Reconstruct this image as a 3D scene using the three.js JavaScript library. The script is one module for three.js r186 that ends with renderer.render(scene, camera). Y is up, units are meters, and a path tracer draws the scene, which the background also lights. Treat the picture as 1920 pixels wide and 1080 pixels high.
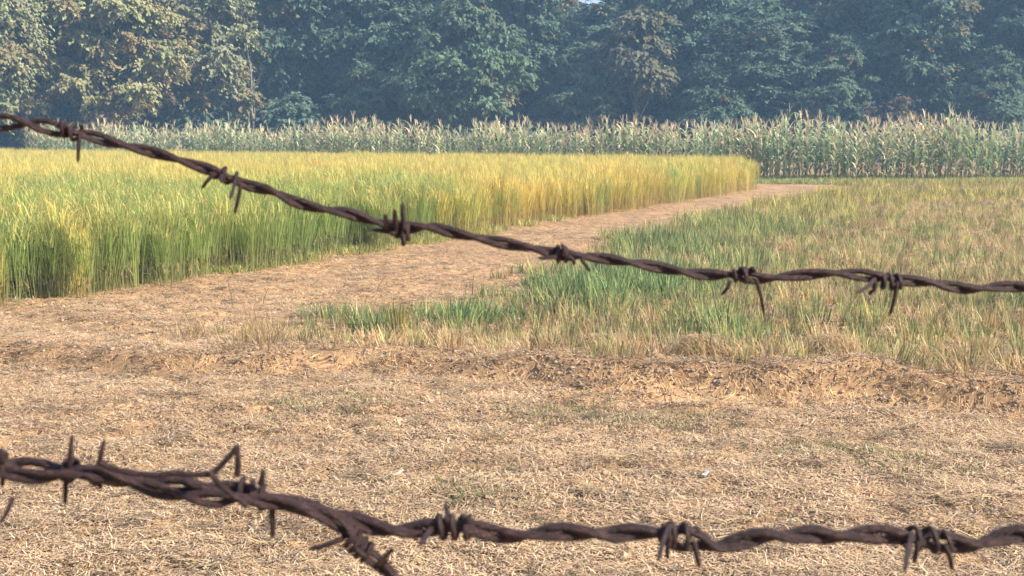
import * as THREE from 'three';
import { mergeGeometries } from 'three/addons/utils/BufferGeometryUtils.js';
import { createNoise2D, createNoise3D } from 'simplex-noise';

// ---------------------------------------------------------------- camera, sky, sun, exposure
const scene = new THREE.Scene();
const camera = new THREE.PerspectiveCamera(30.22, 16 / 9, 0.05, 900);
camera.position.set(0, 1.9, 0);
camera.rotation.set(-Math.atan(290 / 2000), 0, 0);
camera.focus = 16;
camera.userData.fStop = 25;
scene.add(camera);

function lerp(a, b, t) { return a + (b - a) * t; }
function smooth(a, b, x) { const t = Math.min(1, Math.max(0, (x - a) / (b - a))); return t * t * (3 - 2 * t); }
{ // hazy late-afternoon sky: pale at the horizon, soft blue overhead, the same all round
  const w = 64, h = 256, d = new Float32Array(w * h * 4);
  for (let j = 0; j < h; j++) {
    const el = Math.max(0, ((j + 0.5) / h - 0.5) * Math.PI);
    const t = Math.pow(Math.min(1, el / (Math.PI / 2)), 0.5);
    const c = [lerp(0.92, 0.26, t), lerp(0.98, 0.42, t), lerp(1.02, 0.78, t)];
    for (let i = 0; i < w; i++) { const k = (j * w + i) * 4; d[k] = c[0] * 0.42; d[k + 1] = c[1] * 0.42; d[k + 2] = c[2] * 0.45; d[k + 3] = 1; }
  }
  const t = new THREE.DataTexture(d, w, h, THREE.RGBAFormat, THREE.FloatType);
  t.mapping = THREE.EquirectangularReflectionMapping; t.magFilter = THREE.LinearFilter; t.needsUpdate = true;
  scene.background = t; scene.environment = t;
}
const SUN = new THREE.Vector3(0.77, 0.58, 0.23).normalize();
const sun = new THREE.DirectionalLight(new THREE.Color().setRGB(1, 0.91, 0.76), 5);
sun.position.copy(SUN).multiplyScalar(120).add(new THREE.Vector3(0, 0, -40)); sun.target.position.set(0, 0, -40);
sun.castShadow = true; sun.shadow.mapSize.set(4096, 4096); sun.shadow.radius = 1.5;
Object.assign(sun.shadow.camera, { left: -80, right: 80, top: 80, bottom: -80, near: 1, far: 300 });
scene.add(sun, sun.target);
scene.fog = new THREE.FogExp2(new THREE.Color().setRGB(0.38, 0.66, 1.0), 0.0019);
const renderer = new THREE.WebGLRenderer();
renderer.toneMapping = THREE.LinearToneMapping; renderer.toneMappingExposure = 2.6;
renderer.shadowMap.enabled = true;

// ---------------------------------------------------------------- helpers
function rng(seed) { let s = seed >>> 0; return () => { s = (s + 0x6D2B79F5) >>> 0; let t = s; t = Math.imul(t ^ (t >>> 15), t | 1); t ^= t + Math.imul(t ^ (t >>> 7), t | 61); return ((t ^ (t >>> 14)) >>> 0) / 4294967296; }; }
const noise2 = createNoise2D(rng(11)), noise3 = createNoise3D(rng(12));
const fbm = (x, z, o = 4) => { let a = 0, s = 0.5; for (let i = 0; i < o; i++) { a += s * noise2(x, z); x = x * 2.03 + 7.1; z = z * 2.03 - 3.7; s *= 0.5; } return a; };
function poly(points, x) { // piecewise linear through [x, y] pairs sorted by x, carried on past both ends
  let i = 0; while (i < points.length - 2 && x > points[i + 1][0]) i++;
  const [a, b] = points[i], [c, d] = points[i + 1]; return b + (d - b) * (x - a) / (c - a);
}
class Shape3 { // collects ribbons, tubes and leaves into one geometry with vertex colours
  constructor() { this.p = []; this.c = []; this.t = []; this.i = []; }
  v(x, y, z, c, u = 0, w = 0) { this.p.push(x, y, z); this.c.push(c[0], c[1], c[2]); this.t.push(u, w); return this.p.length / 3 - 1; }
  blade(x, y, z, az, lean, len, width, bend, seg, c, tip = 0, c2 = c) {
    let el = Math.PI / 2 - lean, px = x, py = y, pz = z; const wx = -Math.sin(az), wz = Math.cos(az); let a = -1, b = -1;
    for (let k = 0; k <= seg; k++) {
      const f = k / seg, w = width * 0.5 * (k === seg ? tip : 1 - 0.75 * f * f), col = [lerp(c[0], c2[0], f), lerp(c[1], c2[1], f), lerp(c[2], c2[2], f)];
      const n = w < 1e-5;
      const q = this.v(px + wx * w, py, pz + wz * w, col), r = n ? q : this.v(px - wx * w, py, pz - wz * w, col);
      if (k) { this.i.push(a, b, q); if (!n) this.i.push(b, r, q); }
      a = q; b = r; const s = len / seg;
      px += Math.cos(az) * Math.cos(el) * s; pz += Math.sin(az) * Math.cos(el) * s; py += Math.sin(el) * s; el -= bend / seg;
    }
  }
  tube(pts, rad, sides, c, cap = true) {
    const P = pts.map((p) => p.isVector3 ? p : new THREE.Vector3(...p)), n = P.length; let N = new THREE.Vector3(0.13, 0.21, 0.97), first = this.p.length / 3, run = 0;
    for (let k = 0; k < n; k++) {
      const T = P[Math.min(n - 1, k + 1)].clone().sub(P[Math.max(0, k - 1)]).normalize();
      N.addScaledVector(T, -N.dot(T)); if (N.lengthSq() < 1e-6) N.set(1, 0, 0).addScaledVector(T, -T.x); N.normalize();
      const B = T.clone().cross(N), r = typeof rad === 'function' ? rad(k / (n - 1), k) : rad; if (k) run += P[k].distanceTo(P[k - 1]);
      for (let s = 0; s <= sides; s++) {
        const an = s / sides * Math.PI * 2, cx = Math.cos(an), sy = Math.sin(an);
        this.v(P[k].x + (N.x * cx + B.x * sy) * r, P[k].y + (N.y * cx + B.y * sy) * r, P[k].z + (N.z * cx + B.z * sy) * r, c, s / sides, run);
      }
      if (k) for (let s = 0; s < sides; s++) { const a = first + (k - 1) * (sides + 1) + s, b = a + sides + 1; this.i.push(a, a + 1, b, a + 1, b + 1, b); }
    }
    if (cap) for (const k of [0, n - 1]) { const m = this.v(P[k].x, P[k].y, P[k].z, c); const o = first + k * (sides + 1); for (let s = 0; s < sides; s++) k ? this.i.push(m, o + s, o + s + 1) : this.i.push(m, o + s + 1, o + s); }
  }
  geometry() {
    const g = new THREE.BufferGeometry();
    g.setAttribute('position', new THREE.Float32BufferAttribute(this.p, 3)); g.setAttribute('color', new THREE.Float32BufferAttribute(this.c, 3));
    g.setAttribute('uv', new THREE.Float32BufferAttribute(this.t, 2)); g.setIndex(this.i); g.computeVertexNormals(); return g;
  }
}
const used = {};
const numbered = (n) => { const k = used[n] = (used[n] ?? -1) + 1; return k ? `${n}_${String(k).padStart(3, '0')}` : n; };
function tag(o, label, category, group, kind) { o.userData.label = label; o.userData.category = category; if (group) o.userData.group = group; if (kind) o.userData.kind = kind; return o; }
function mesh(name, g, m, parent) { const o = new THREE.Mesh(g, m); o.name = name; o.castShadow = o.receiveShadow = true; parent?.add(o); return o; }
function top(o) { o.name = numbered(o.name); scene.add(o); return o; }
function base(name, x = 0, y = 0, z = 0) { const o = new THREE.Group(); o.name = numbered(name); o.position.set(x, y, z); scene.add(o); return o; }
function swarm(name, g, m, items, parent) { // items: [x, y, z, turn, scale, scaleY, r, g, b, tiltX, tiltZ]
  if (!items.length) return null;
  const o = new THREE.InstancedMesh(g, m, items.length), M = new THREE.Matrix4(), q = new THREE.Quaternion(), e = new THREE.Euler(), p = new THREE.Vector3(), s = new THREE.Vector3(), c = new THREE.Color();
  items.forEach((a, k) => { e.set(a[9] ?? 0, a[3], a[10] ?? 0, 'XYZ'); q.setFromEuler(e); M.compose(p.set(a[0], a[1], a[2]), q, s.set(a[4], a[4] * (a[5] ?? 1), a[4])); o.setMatrixAt(k, M); o.setColorAt(k, c.setRGB(a[6] ?? 1, a[7] ?? 1, a[8] ?? 1)); });
  o.name = name; o.castShadow = o.receiveShadow = true; parent.add(o); o.userData.kind = 'stuff'; return o;
}
const vary = (R, c, a) => { const k = 1 + (R() - 0.5) * 2 * a; return c.map((x) => x * k * (1 + (R() - 0.5) * a * 0.5)); };

// ---------------------------------------------------------------- materials
const M = {};
const leafy = (t) => new THREE.MeshPhysicalMaterial({ vertexColors: true, roughness: 1, transmission: t, thickness: 0, side: THREE.DoubleSide, specularIntensity: 0.5 });
M.rice = leafy(0.45); M.corn = leafy(0.35); M.grass = leafy(0.4); M.leaf = leafy(0.4);
M.straw = new THREE.MeshStandardMaterial({ vertexColors: true, roughness: 0.8, side: THREE.DoubleSide });
M.bark = new THREE.MeshStandardMaterial({ vertexColors: true, roughness: 0.95 });
M.soil = new THREE.MeshStandardMaterial({ vertexColors: true, roughness: 1 });
function canvas(w, h, draw) { const c = document.createElement('canvas'); c.width = w; c.height = h; draw(c.getContext('2d'), w, h); return c; }
function wrapTexture(c, srgb, rx = 1, ry = 1) { const t = new THREE.CanvasTexture(c); t.wrapS = t.wrapT = THREE.RepeatWrapping; t.repeat.set(rx, ry); if (srgb) t.colorSpace = THREE.SRGBColorSpace; return t; }
{ // earth under a litter of chopped straw, 4 m a side
  const S = 2048, R = rng(77);
  const col = canvas(S, S, (g) => {
    g.fillStyle = 'rgb(156,129,97)'; g.fillRect(0, 0, S, S);
    for (let k = 0; k < 5200; k++) { const v = 0.62 + R() * 0.6, r = 3 + R() * R() * 26; g.fillStyle = `rgba(${154 * v | 0},${124 * v | 0},${90 * v | 0},0.35)`; const x = R() * S, y = R() * S; for (const dx of [0, -S]) for (const dy of [0, -S]) { if (x + dx + r < 0 || y + dy + r < 0) continue; g.beginPath(); g.ellipse(x + dx, y + dy, r, r * (0.5 + R() * 0.5), R() * 3, 0, 7); g.fill(); } }
    for (let k = 0; k < 9000; k++) { const x = R() * S, y = R() * S, r = 2 + R() * R() * 13; g.fillStyle = `rgba(${62 + 40 * R() | 0},${42 + 26 * R() | 0},${28 + 18 * R() | 0},0.55)`; g.beginPath(); g.ellipse(x, y, r * (1 + R()), r * 0.6, R() * 3, 0, 7); g.fill(); }
    for (let k = 0; k < 22000; k++) {
      const a = R() * Math.PI, l = 8 + R() * 30, x = R() * S, y = R() * S, v = 0.7 + R() * 0.5, pale = R();
      g.strokeStyle = `rgba(${Math.min(255, (200 + 30 * pale) * v) | 0},${(165 + 25 * pale) * v | 0},${(122 + 20 * pale) * v | 0},0.8)`; g.lineWidth = 1.2 + R() * 2;
      g.beginPath(); g.moveTo(x, y); g.quadraticCurveTo(x + Math.cos(a) * l / 2 + (R() - 0.5) * 12, y + Math.sin(a) * l / 2 + (R() - 0.5) * 12, x + Math.cos(a) * l, y + Math.sin(a) * l); g.stroke();
    }
  });
  M.ground = new THREE.MeshStandardMaterial({ vertexColors: true, roughness: 0.95, map: wrapTexture(col, true, 1, 1), bumpMap: wrapTexture(col, false, 1, 1), bumpScale: 0.012 });
}
{ // rusted wire: brown-violet scale with pitted orange and grey patches
  const W = 256, Hh = 1024, R = rng(5), n3 = createNoise3D(rng(6)), d = new Uint8Array(W * Hh * 4), b = new Uint8Array(W * Hh * 4);
  for (let j = 0; j < Hh; j++) for (let i = 0; i < W; i++) {
    const a = i / W * Math.PI * 2, y = j / Hh * Math.PI * 2, X = Math.cos(a) * 0.8, Y = Math.sin(a) * 0.8, U = Math.cos(y) * 5, V = Math.sin(y) * 5;
    const n = n3(X + U, Y + 3, V) * 0.6 + n3(X * 3 + U * 3, Y * 3, V * 3) * 0.3 + n3(X * 8 + U * 9, Y * 8, V * 9) * 0.25, f = n3(X * 9 + U * 14, Y * 9 + 5, V * 14), k = (j * W + i) * 4;
    const t = smooth(-0.2, 0.7, n), o = smooth(0.2, 0.65, f) * 0.7;
    const c = [lerp(34, 86, t), lerp(24, 62, t), lerp(28, 62, t)];
    d[k] = lerp(c[0], 112, o); d[k + 1] = lerp(c[1], 58, o); d[k + 2] = lerp(c[2], 44, o); d[k + 3] = 255;
    b[k] = b[k + 1] = b[k + 2] = 128 + 70 * f + 50 * n; b[k + 3] = 255;
  }
  const T = (a, srgb) => { const t = new THREE.DataTexture(a, W, Hh); t.wrapS = t.wrapT = THREE.RepeatWrapping; t.magFilter = THREE.LinearFilter; t.repeat.set(1, 6); if (srgb) t.colorSpace = THREE.SRGBColorSpace; t.needsUpdate = true; return t; };
  M.rust = new THREE.MeshStandardMaterial({ map: T(d, true), bumpMap: T(b, false), bumpScale: 0.0016, roughness: 0.6, metalness: 0.15 });
}

// ---------------------------------------------------------------- lie of the land
const BUND = [[-12, -9.6], [-4.3, -8.85], [-2.9, -8.62], [-0.7, -8.4], [0.57, -8.02], [2.13, -7.66], [3.56, -7.24], [12, -5.4]];      // crest of the low bund: z along x
const RICE_EDGE = [[-14, -3], [-9, -8], [-5.67, -11.66], [-4.62, -12.9], [-3.46, -14.9], [-2.22, -17], [-1.06, -19.1], [0.44, -21.9], [3.11, -25.9], [5.68, -30.8], [8.27, -35.7]];
const RICE_FAR = [[-40, -65], [-28, -58.6], [-7.7, -48.4], [7.1, -42], [8.9, -38.7]];
const STUBBLE_EDGE = [[-45, 14], [-38, 11.6], [-32.6, 9.6], [-26.5, 5.8], [-20.1, 2.5], [-14.6, 0.42], [-12.1, 0.2], [-11.4, -0.9], [-10.8, -2.0], [-9.4, -2.5], [-8, -2.6]];   // x of its left edge along z
const CORN_FRONT = [[-40, -65.6], [-28, -59.4], [-7.7, -49.2], [7.1, -42.8], [9.5, -40.8], [12, -40.2], [20, -40.9], [34, -41.5]];
const riceIn = (x, z) => x < 8.3 ? Math.min(poly(RICE_EDGE, x) - z, z - poly(RICE_FAR, x)) : -1;   // metres inside the crop
const beyond = (x, z) => poly(BUND, x) + 0.08 * Math.sin(x * 1.7) + 0.07 * noise2(x * 0.9, 3) - z;   // metres past the crest
function height(x, z) {
  const d = Math.hypot(x, z), b = beyond(x, z), side = smooth(-2, 2.5, x);
  let y = 0.05 * smooth(-0.4, 0.6, b);
  const cut = 0.62 + 0.5 * noise2(x * 1.3, 9.1);
  y += (0.12 + 0.1 * side) * Math.exp(-Math.pow(b / (b < 0 ? 0.13 + 0.05 * cut : 0.55), 2)) * (0.95 + 0.13 * noise2(x * 1.1, z * 0.8 + 40));
  y += 0.018 * Math.exp(-Math.pow((b + 1.25) / 0.35, 2)) * smooth(1, -1, x);
  y += 0.05 * fbm(x * 0.25, z * 0.25, 2);
  if (d < 30) {
    const rough = 1 - 0.6 * Math.exp(-Math.pow((b + 0.12) / 0.25, 2));
    y += (0.022 * fbm(x * 2.1, z * 2.3, 3) + 0.02 * Math.abs(noise2(x * 4.7, z * 4.9)) * noise2(x * 1.1 + 5, z * 1.1) + 0.016 * noise2(x * 2.2 + 3, z * 8) + 0.02 * noise2(x * 7, z * 9) * (0.6 + 0.6 * noise2(x * 0.8, z * 1.3))) * rough * smooth(30, 16, d);
  }
  return y;
}
{
  const xs = [], zs = [], grow = (arr, from, to, step, rate) => { let s = step, v = from; const dir = Math.sign(to - from); while ((to - v) * dir > 0) { s *= rate; v += s * dir; arr.push(v); } };
  const left = [], right = []; grow(left, -8, -420, 0.05, 1.11); grow(right, 8, 420, 0.05, 1.11);
  xs.push(...left.reverse()); for (let x = -8; x <= 8.001; x += 0.048) xs.push(x); xs.push(...right);
  grow(zs, -3.8, 60, 0.04, 1.2); zs.reverse(); for (let z = -3.8; z >= -15; z -= 0.036) zs.push(z); grow(zs, -15, -520, 0.036, 1.022);
  const nx = xs.length, nz = zs.length, p = new Float32Array(nx * nz * 3), c = new Float32Array(nx * nz * 3), t = new Float32Array(nx * nz * 2), id = [];
  for (let j = 0; j < nz; j++) for (let i = 0; i < nx; i++) {
    const x = xs[i], z = zs[j], k = j * nx + i, b = beyond(x, z);
    p[k * 3] = x; p[k * 3 + 1] = height(x, z); p[k * 3 + 2] = z;
    const wx = 0.25 * fbm(x * 0.8, z * 0.8, 2), wz = 0.25 * fbm(x * 0.8 + 30, z * 0.8, 2);
    t[k * 2] = (x * 0.96 + z * 0.28 + wx) / 4; t[k * 2 + 1] = (z * 0.96 - x * 0.28 + wz) / 4;
    const n = fbm(x * 0.7 + 3, z * 0.9, 4), m = fbm(x * 3.1, z * 3.7 + 9, 3);
    let e = 0.96 + 0.36 * n + 0.34 * m, q = [0.84 * e, 0.77 * e, 0.68 * e];
    const field = smooth(0.2, 1, b) * smooth(-0.3, 0.8, x - poly(STUBBLE_EDGE.map(([a, bb]) => [a, bb]), Math.max(-44, Math.min(-8.1, z))));
    q = [lerp(q[0], 0.72 * e, field * 0.7), lerp(q[1], 0.66 * e, field * 0.7), lerp(q[2], 0.5 * e, field * 0.7)];
    c.set(q, k * 3);
    if (i && j) { const a = k - nx - 1, d = k - nx, g = k - 1; id.push(a, d, g, d, k, g); }
  }
  const g = new THREE.BufferGeometry(); g.setAttribute('position', new THREE.BufferAttribute(p, 3)); g.setAttribute('color', new THREE.BufferAttribute(c, 3)); g.setAttribute('uv', new THREE.BufferAttribute(t, 2)); g.setIndex(id); g.computeVertexNormals();
  const o = top(mesh('ground', g, M.ground)); tag(o, 'tan earth littered with chopped straw, a low bund across it', 'ground', null, 'structure');
}
// ---------------------------------------------------------------- trees
function leafAt(S, R, p, d, size, c, face) { // one folded leaf spray: points along d, droops a little
  const a = new THREE.Vector3((R() - 0.5) * 1.1, (R() - 0.5) * 1.1, (R() - 0.5) * 1.1).add(face).cross(d).normalize(), n = d.clone().cross(a), h = size * (0.3 + 0.14 * R());
  const col = vary(R, c, 0.28);
  const b = S.v(p.x, p.y, p.z, col), l = S.v(p.x + d.x * size * 0.45 + a.x * h + n.x * h * 0.4, p.y + d.y * size * 0.45 + a.y * h + n.y * h * 0.4 , p.z + d.z * size * 0.45 + a.z * h + n.z * h * 0.4, col);
  const t = S.v(p.x + d.x * size, p.y + d.y * size - size * 0.15, p.z + d.z * size, col), r = S.v(p.x + d.x * size * 0.45 - a.x * h + n.x * h * 0.4, p.y + d.y * size * 0.45 - a.y * h + n.y * h * 0.4, p.z + d.z * size * 0.45 - a.z * h + n.z * h * 0.4, col);
  S.i.push(b, l, t, b, t, r);
}
function treeShapes(seed, o) {
  const R = rng(seed), crown = new Shape3(), wood = new Shape3(), H = o.height, cy = o.low + (H - o.low) * 0.52, ry = (H - o.low) * 0.5, bark = o.bark ?? [0.09, 0.075, 0.06];
  const lean = [(R() - 0.5) * 0.8, (R() - 0.5) * 0.8], trunk = [];
  for (let k = 0; k <= 10; k++) { const f = k / 10; trunk.push([lean[0] * f * f * 2 + 0.14 * noise2(f * 2.4, seed), -0.2 + f * H * 0.86, lean[1] * f * f * 2 + 0.14 * noise2(f * 2.4, seed + 50)]); }
  wood.tube(trunk, (f) => o.girth * (1 - 0.82 * f) * (1 + 0.5 * Math.exp(-f * 18)), 8, bark);
  const centres = [];
  for (let k = 0; k < o.clumps; k++) {
    const an = R() * Math.PI * 2, v = R() * 2 - 1, s = Math.sqrt(1 - v * v), lobe = 0.78 + 0.34 * noise3(Math.cos(an) * s * 1.6 + seed, v * 1.6, Math.sin(an) * s * 1.6), rr = (k % 5 ? 0.78 + 0.26 * R() : 0.3 + 0.4 * R()) * lobe;
    const taper = v < 0 ? 1 - 0.25 * v * v : 1 - (o.peak ?? 0.15) * v;
    centres.push(new THREE.Vector3(Math.cos(an) * s * o.radius * rr * taper, cy + v * ry * rr * 1.05, Math.sin(an) * s * o.radius * rr * taper));
  }
  for (const c of centres) {
    const f = Math.min(0.97, Math.max(0.12, (c.y - 1 - R() * 2) / (H * 0.86))), at = trunk[Math.min(9, Math.floor(f * 10))];
    const mid = [lerp(at[0], c.x, 0.5), lerp(at[1], c.y, 0.62) , lerp(at[2], c.z, 0.5)];
    if (R() < 0.6) wood.tube([at, mid, [c.x, c.y, c.z]], (q) => 0.06 * (1 - 0.75 * q) * (o.girth / 0.22), 5, bark, false);
    const rc = o.clump * (0.55 + 0.8 * R()), out = new THREE.Vector3(c.x, (c.y - cy) * 0.5, c.z).normalize();
    const tint = vary(R, R() < (o.dry ?? 0.1) ? (o.dryColor ?? [0.2, 0.17, 0.075]) : o.color, 0.2), twigs = 13 + Math.floor(R() * 7);
    for (let q = 0; q < twigs; q++) { // a clump is a burst of drooping sprays
      const d = new THREE.Vector3(R() * 2 - 1, R() * 1.7 - 0.55, R() * 2 - 1).normalize().addScaledVector(out, 0.45).normalize(), L = rc * (0.65 + 0.6 * R()), n = o.sprays, face = new THREE.Vector3(d.x * 0.6 + out.x * 0.5, 0.75, d.z * 0.6 + out.z * 0.5);
      for (let m = 0; m < n; m++) {
        const s = (m + R()) / n, p = new THREE.Vector3(c.x + d.x * L * s, c.y + d.y * L * 0.72 * s - 0.4 * L * s * s * (o.droop ?? 0.6), c.z + d.z * L * s);
        p.x += (R() - 0.5) * 0.24; p.y += (R() - 0.5) * 0.18; p.z += (R() - 0.5) * 0.24;
        const e = new THREE.Vector3(d.x + (R() - 0.5) * 1.1, d.y * 0.4 - 0.3 - (o.droop ?? 0.6) * 0.4 + (R() - 0.5) * 0.7, d.z + (R() - 0.5) * 1.1).normalize();
        leafAt(crown, R, p, e, o.leaf * (0.6 + 0.7 * R()), tint, face);
      }
    }
  }
  return { crown: crown.geometry(), trunk: wood.geometry() };
}
const OLIVE = [0.31, 0.3, 0.14], SAGE = [0.27, 0.28, 0.15], TEAL = [0.095, 0.155, 0.095], DRYB = [0.125, 0.13, 0.08];
const KIND = {
  olive: treeShapes(101, { height: 15, low: 1.6, radius: 4.6, girth: 0.26, clumps: 260, clump: 1.15, sprays: 14, leaf: 0.25, color: OLIVE, dry: 0.3, dryColor: [0.27, 0.22, 0.1], droop: 0.9 }),
  sage: treeShapes(102, { height: 14, low: 1.8, radius: 4.2, girth: 0.24, clumps: 250, clump: 1.1, sprays: 14, leaf: 0.24, color: SAGE, dry: 0.2, droop: 0.9 }),
  broad: treeShapes(103, { height: 16, low: 2.2, radius: 5.2, girth: 0.3, clumps: 230, clump: 1.25, sprays: 13, leaf: 0.29, color: TEAL, dry: 0.06, droop: 0.5 }),
  tall: treeShapes(104, { height: 19, low: 4.5, radius: 4.4, girth: 0.28, clumps: 210, clump: 1.2, sprays: 13, leaf: 0.29, color: TEAL, dry: 0.1, droop: 0.7 }),
  cone: treeShapes(105, { height: 12, low: 0.8, radius: 4.4, girth: 0.22, clumps: 180, clump: 1.05, sprays: 14, leaf: 0.25, color: [0.115, 0.175, 0.1], dry: 0.05, peak: 0.55, droop: 0.8 }),
  dry: treeShapes(106, { height: 10, low: 3.2, radius: 2.3, girth: 0.14, clumps: 60, clump: 0.9, sprays: 8, leaf: 0.34, color: DRYB, dry: 0.4, dryColor: [0.15, 0.14, 0.075], droop: 1 }),
  under: treeShapes(107, { height: 5, low: 0.2, radius: 2.8, girth: 0.1, clumps: 60, clump: 0.9, sprays: 8, leaf: 0.34, color: TEAL, dry: 0.08, droop: 0.6 }),
  red: treeShapes(108, { height: 4.2, low: 0.6, radius: 1.5, girth: 0.07, clumps: 34, clump: 0.7, sprays: 7, leaf: 0.26, color: [0.12, 0.085, 0.06], dry: 0.3, droop: 0.6 }),
};
function tree(kind, name, label, category, x, z, s, turn, group, sy = 1) {
  const o = base(name, x, height(x, z), z); o.rotation.y = turn; o.scale.set(s, s * sy, s);
  mesh('trunk', KIND[kind].trunk, M.bark, o); mesh('crown', KIND[kind].crown, M.leaf, o); return tag(o, label, category, group);
}
tree('sage', 'leafy_tree', 'grey-green tree cut by the left edge of the picture', 'tree', -29.6, -61, 0.95, 0.4, 'sunlit trees at the left');
tree('olive', 'leafy_tree', 'yellow-olive sunlit tree, second from the left edge', 'tree', -24.4, -66, 1.0, 1.9, 'sunlit trees at the left');
tree('sage', 'leafy_tree', 'sage-green sunlit tree, rightmost of the bright trees at left', 'tree', -20.2, -71.5, 1.05, 3.6, 'sunlit trees at the left');
tree('olive', 'leafy_tree', 'dusty olive tree behind the bright trees at left', 'tree', -26.5, -74, 1.15, 4.4, 'sunlit trees at the left');
tree('tall', 'leafy_tree', 'blue-green tree with hanging foliage right of the dark gap and thin trunks', 'tree', -15.2, -75, 0.95, 0.3, 'hazy trees of the wood edge');
tree('broad', 'leafy_tree', 'dull green broad tree left of the large pyramid-shaped tree', 'tree', -9.2, -77, 0.95, 2.2, 'hazy trees of the wood edge');
tree('cone', 'leafy_tree', 'large pyramid-shaped tree whose foliage reaches down to the corn', 'tree', -3.2, -70.5, 1.0, 1.1, 'hazy trees of the wood edge');
tree('tall', 'leafy_tree', 'dark blue-green tree just right of the pyramid-shaped tree', 'tree', 0.6, -80, 1.0, 5.1, 'hazy trees of the wood edge');
tree('dry', 'dry_tree', 'narrow tree with dull brownish drying foliage right of picture centre', 'tree', 8.2, -71.5, 1.0, 0.2);
tree('broad', 'leafy_tree', 'hazy green tree behind the narrow drying tree', 'tree', 11.6, -78, 0.95, 3.3, 'hazy trees of the wood edge');
tree('broad', 'leafy_tree', 'wide arching blue-green tree below the sky gap at right', 'tree', 17.2, -74, 0.85, 0.9, 'hazy trees of the wood edge', 0.78);
tree('tall', 'leafy_tree', 'dark narrow tree between two broad trees at right', 'tree', 23.2, -81, 1.0, 2.7, 'hazy trees of the wood edge');
tree('broad', 'leafy_tree', 'broad hazy tree above the brownish bush at right', 'tree', 27.8, -75, 0.95, 4.6, 'hazy trees of the wood edge');
tree('cone', 'leafy_tree', 'low full tree standing right of the brownish bush', 'tree', 31, -70, 0.62, 2.2, 'hazy trees of the wood edge');
tree('broad', 'leafy_tree', 'blue-green tree cut by the right edge of the picture', 'tree', 36, -75, 1.0, 5.7, 'hazy trees of the wood edge');
tree('sage', 'leafy_tree', 'grey-green tree behind the leftmost bright trees', 'tree', -32.5, -70, 1.1, 2.1, 'sunlit trees at the left');
tree('cone', 'leafy_tree', 'low green tree in front of the dull green broad tree', 'tree', -9.6, -71.5, 0.6, 4.1, 'hazy trees of the wood edge');
tree('cone', 'leafy_tree', 'low green tree left of the narrow drying tree', 'tree', 4.6, -73, 0.66, 0.3, 'hazy trees of the wood edge');
tree('cone', 'leafy_tree', 'low green tree between the narrow drying tree and the wide arching tree', 'tree', 13.4, -72, 0.6, 3.0, 'hazy trees of the wood edge');
tree('cone', 'leafy_tree', 'low green tree left of the brownish bush', 'tree', 21.4, -72.5, 0.7, 5.0, 'hazy trees of the wood edge');
tree('red', 'small_bush', 'small brownish bush behind the corn at right', 'bush', 24.2, -69, 1.0, 0.5);
tree('under', 'small_bush', 'low green bush beneath the bright trees at left', 'bush', -25.6, -67.5, 0.75, 1.5, 'bushes under the trees');
tree('under', 'small_bush', 'low green bush in the gap left of the thin trunks', 'bush', -20.5, -71, 0.95, 3.5, 'bushes under the trees');
tree('under', 'small_bush', 'low green bush under the tree with hanging foliage', 'bush', -14.6, -71.5, 0.9, 5.2, 'bushes under the trees');
tree('under', 'small_bush', 'low green bush behind the corn right of the drying tree', 'bush', 12.6, -70, 0.7, 2.5, 'bushes under the trees');
{ // slender bare trunks in the dark gap
  const spots = [[-18.6, -71, 0.35, 'leftmost slender bare trunk in the dark gap between the trees'], [-17.6, -73, 0.1, 'middle slender bare trunk in the dark gap between the trees'], [-17.0, -70.5, -0.1, 'rightmost slender bare trunk in the dark gap between the trees']];
  spots.forEach(([x, z, l, label], k) => {
    const S = new Shape3(), pts = []; for (let q = 0; q <= 12; q++) { const f = q / 12; pts.push([l * f * 3 + 0.25 * noise2(f * 2, k * 9), -0.1 + f * 14, 0.2 * noise2(f * 2, k * 9 + 4)]); }
    S.tube(pts, (f) => 0.085 * (1 - 0.6 * f), 7, [0.15, 0.135, 0.12]);
    for (let q = 0; q < 7; q++) { const f = 0.35 + q * 0.09, i = Math.floor(f * 12), a = q * 2.4, L = 0.9; S.tube([pts[i], [pts[i][0] + Math.cos(a) * L * 0.5, pts[i][1] + 0.7, Math.sin(a) * L * 0.5], [pts[i][0] + Math.cos(a) * L, pts[i][1] + 1.6, Math.sin(a) * L]], (g) => 0.035 * (1 - 0.7 * g), 5, [0.14, 0.125, 0.11], false); }
    const o = base('bare_trunk', x, height(x, z), z); mesh('trunk', S.geometry(), M.bark, o); tag(o, label, 'tree', 'bare trunks in the gap');
  });
}
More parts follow.
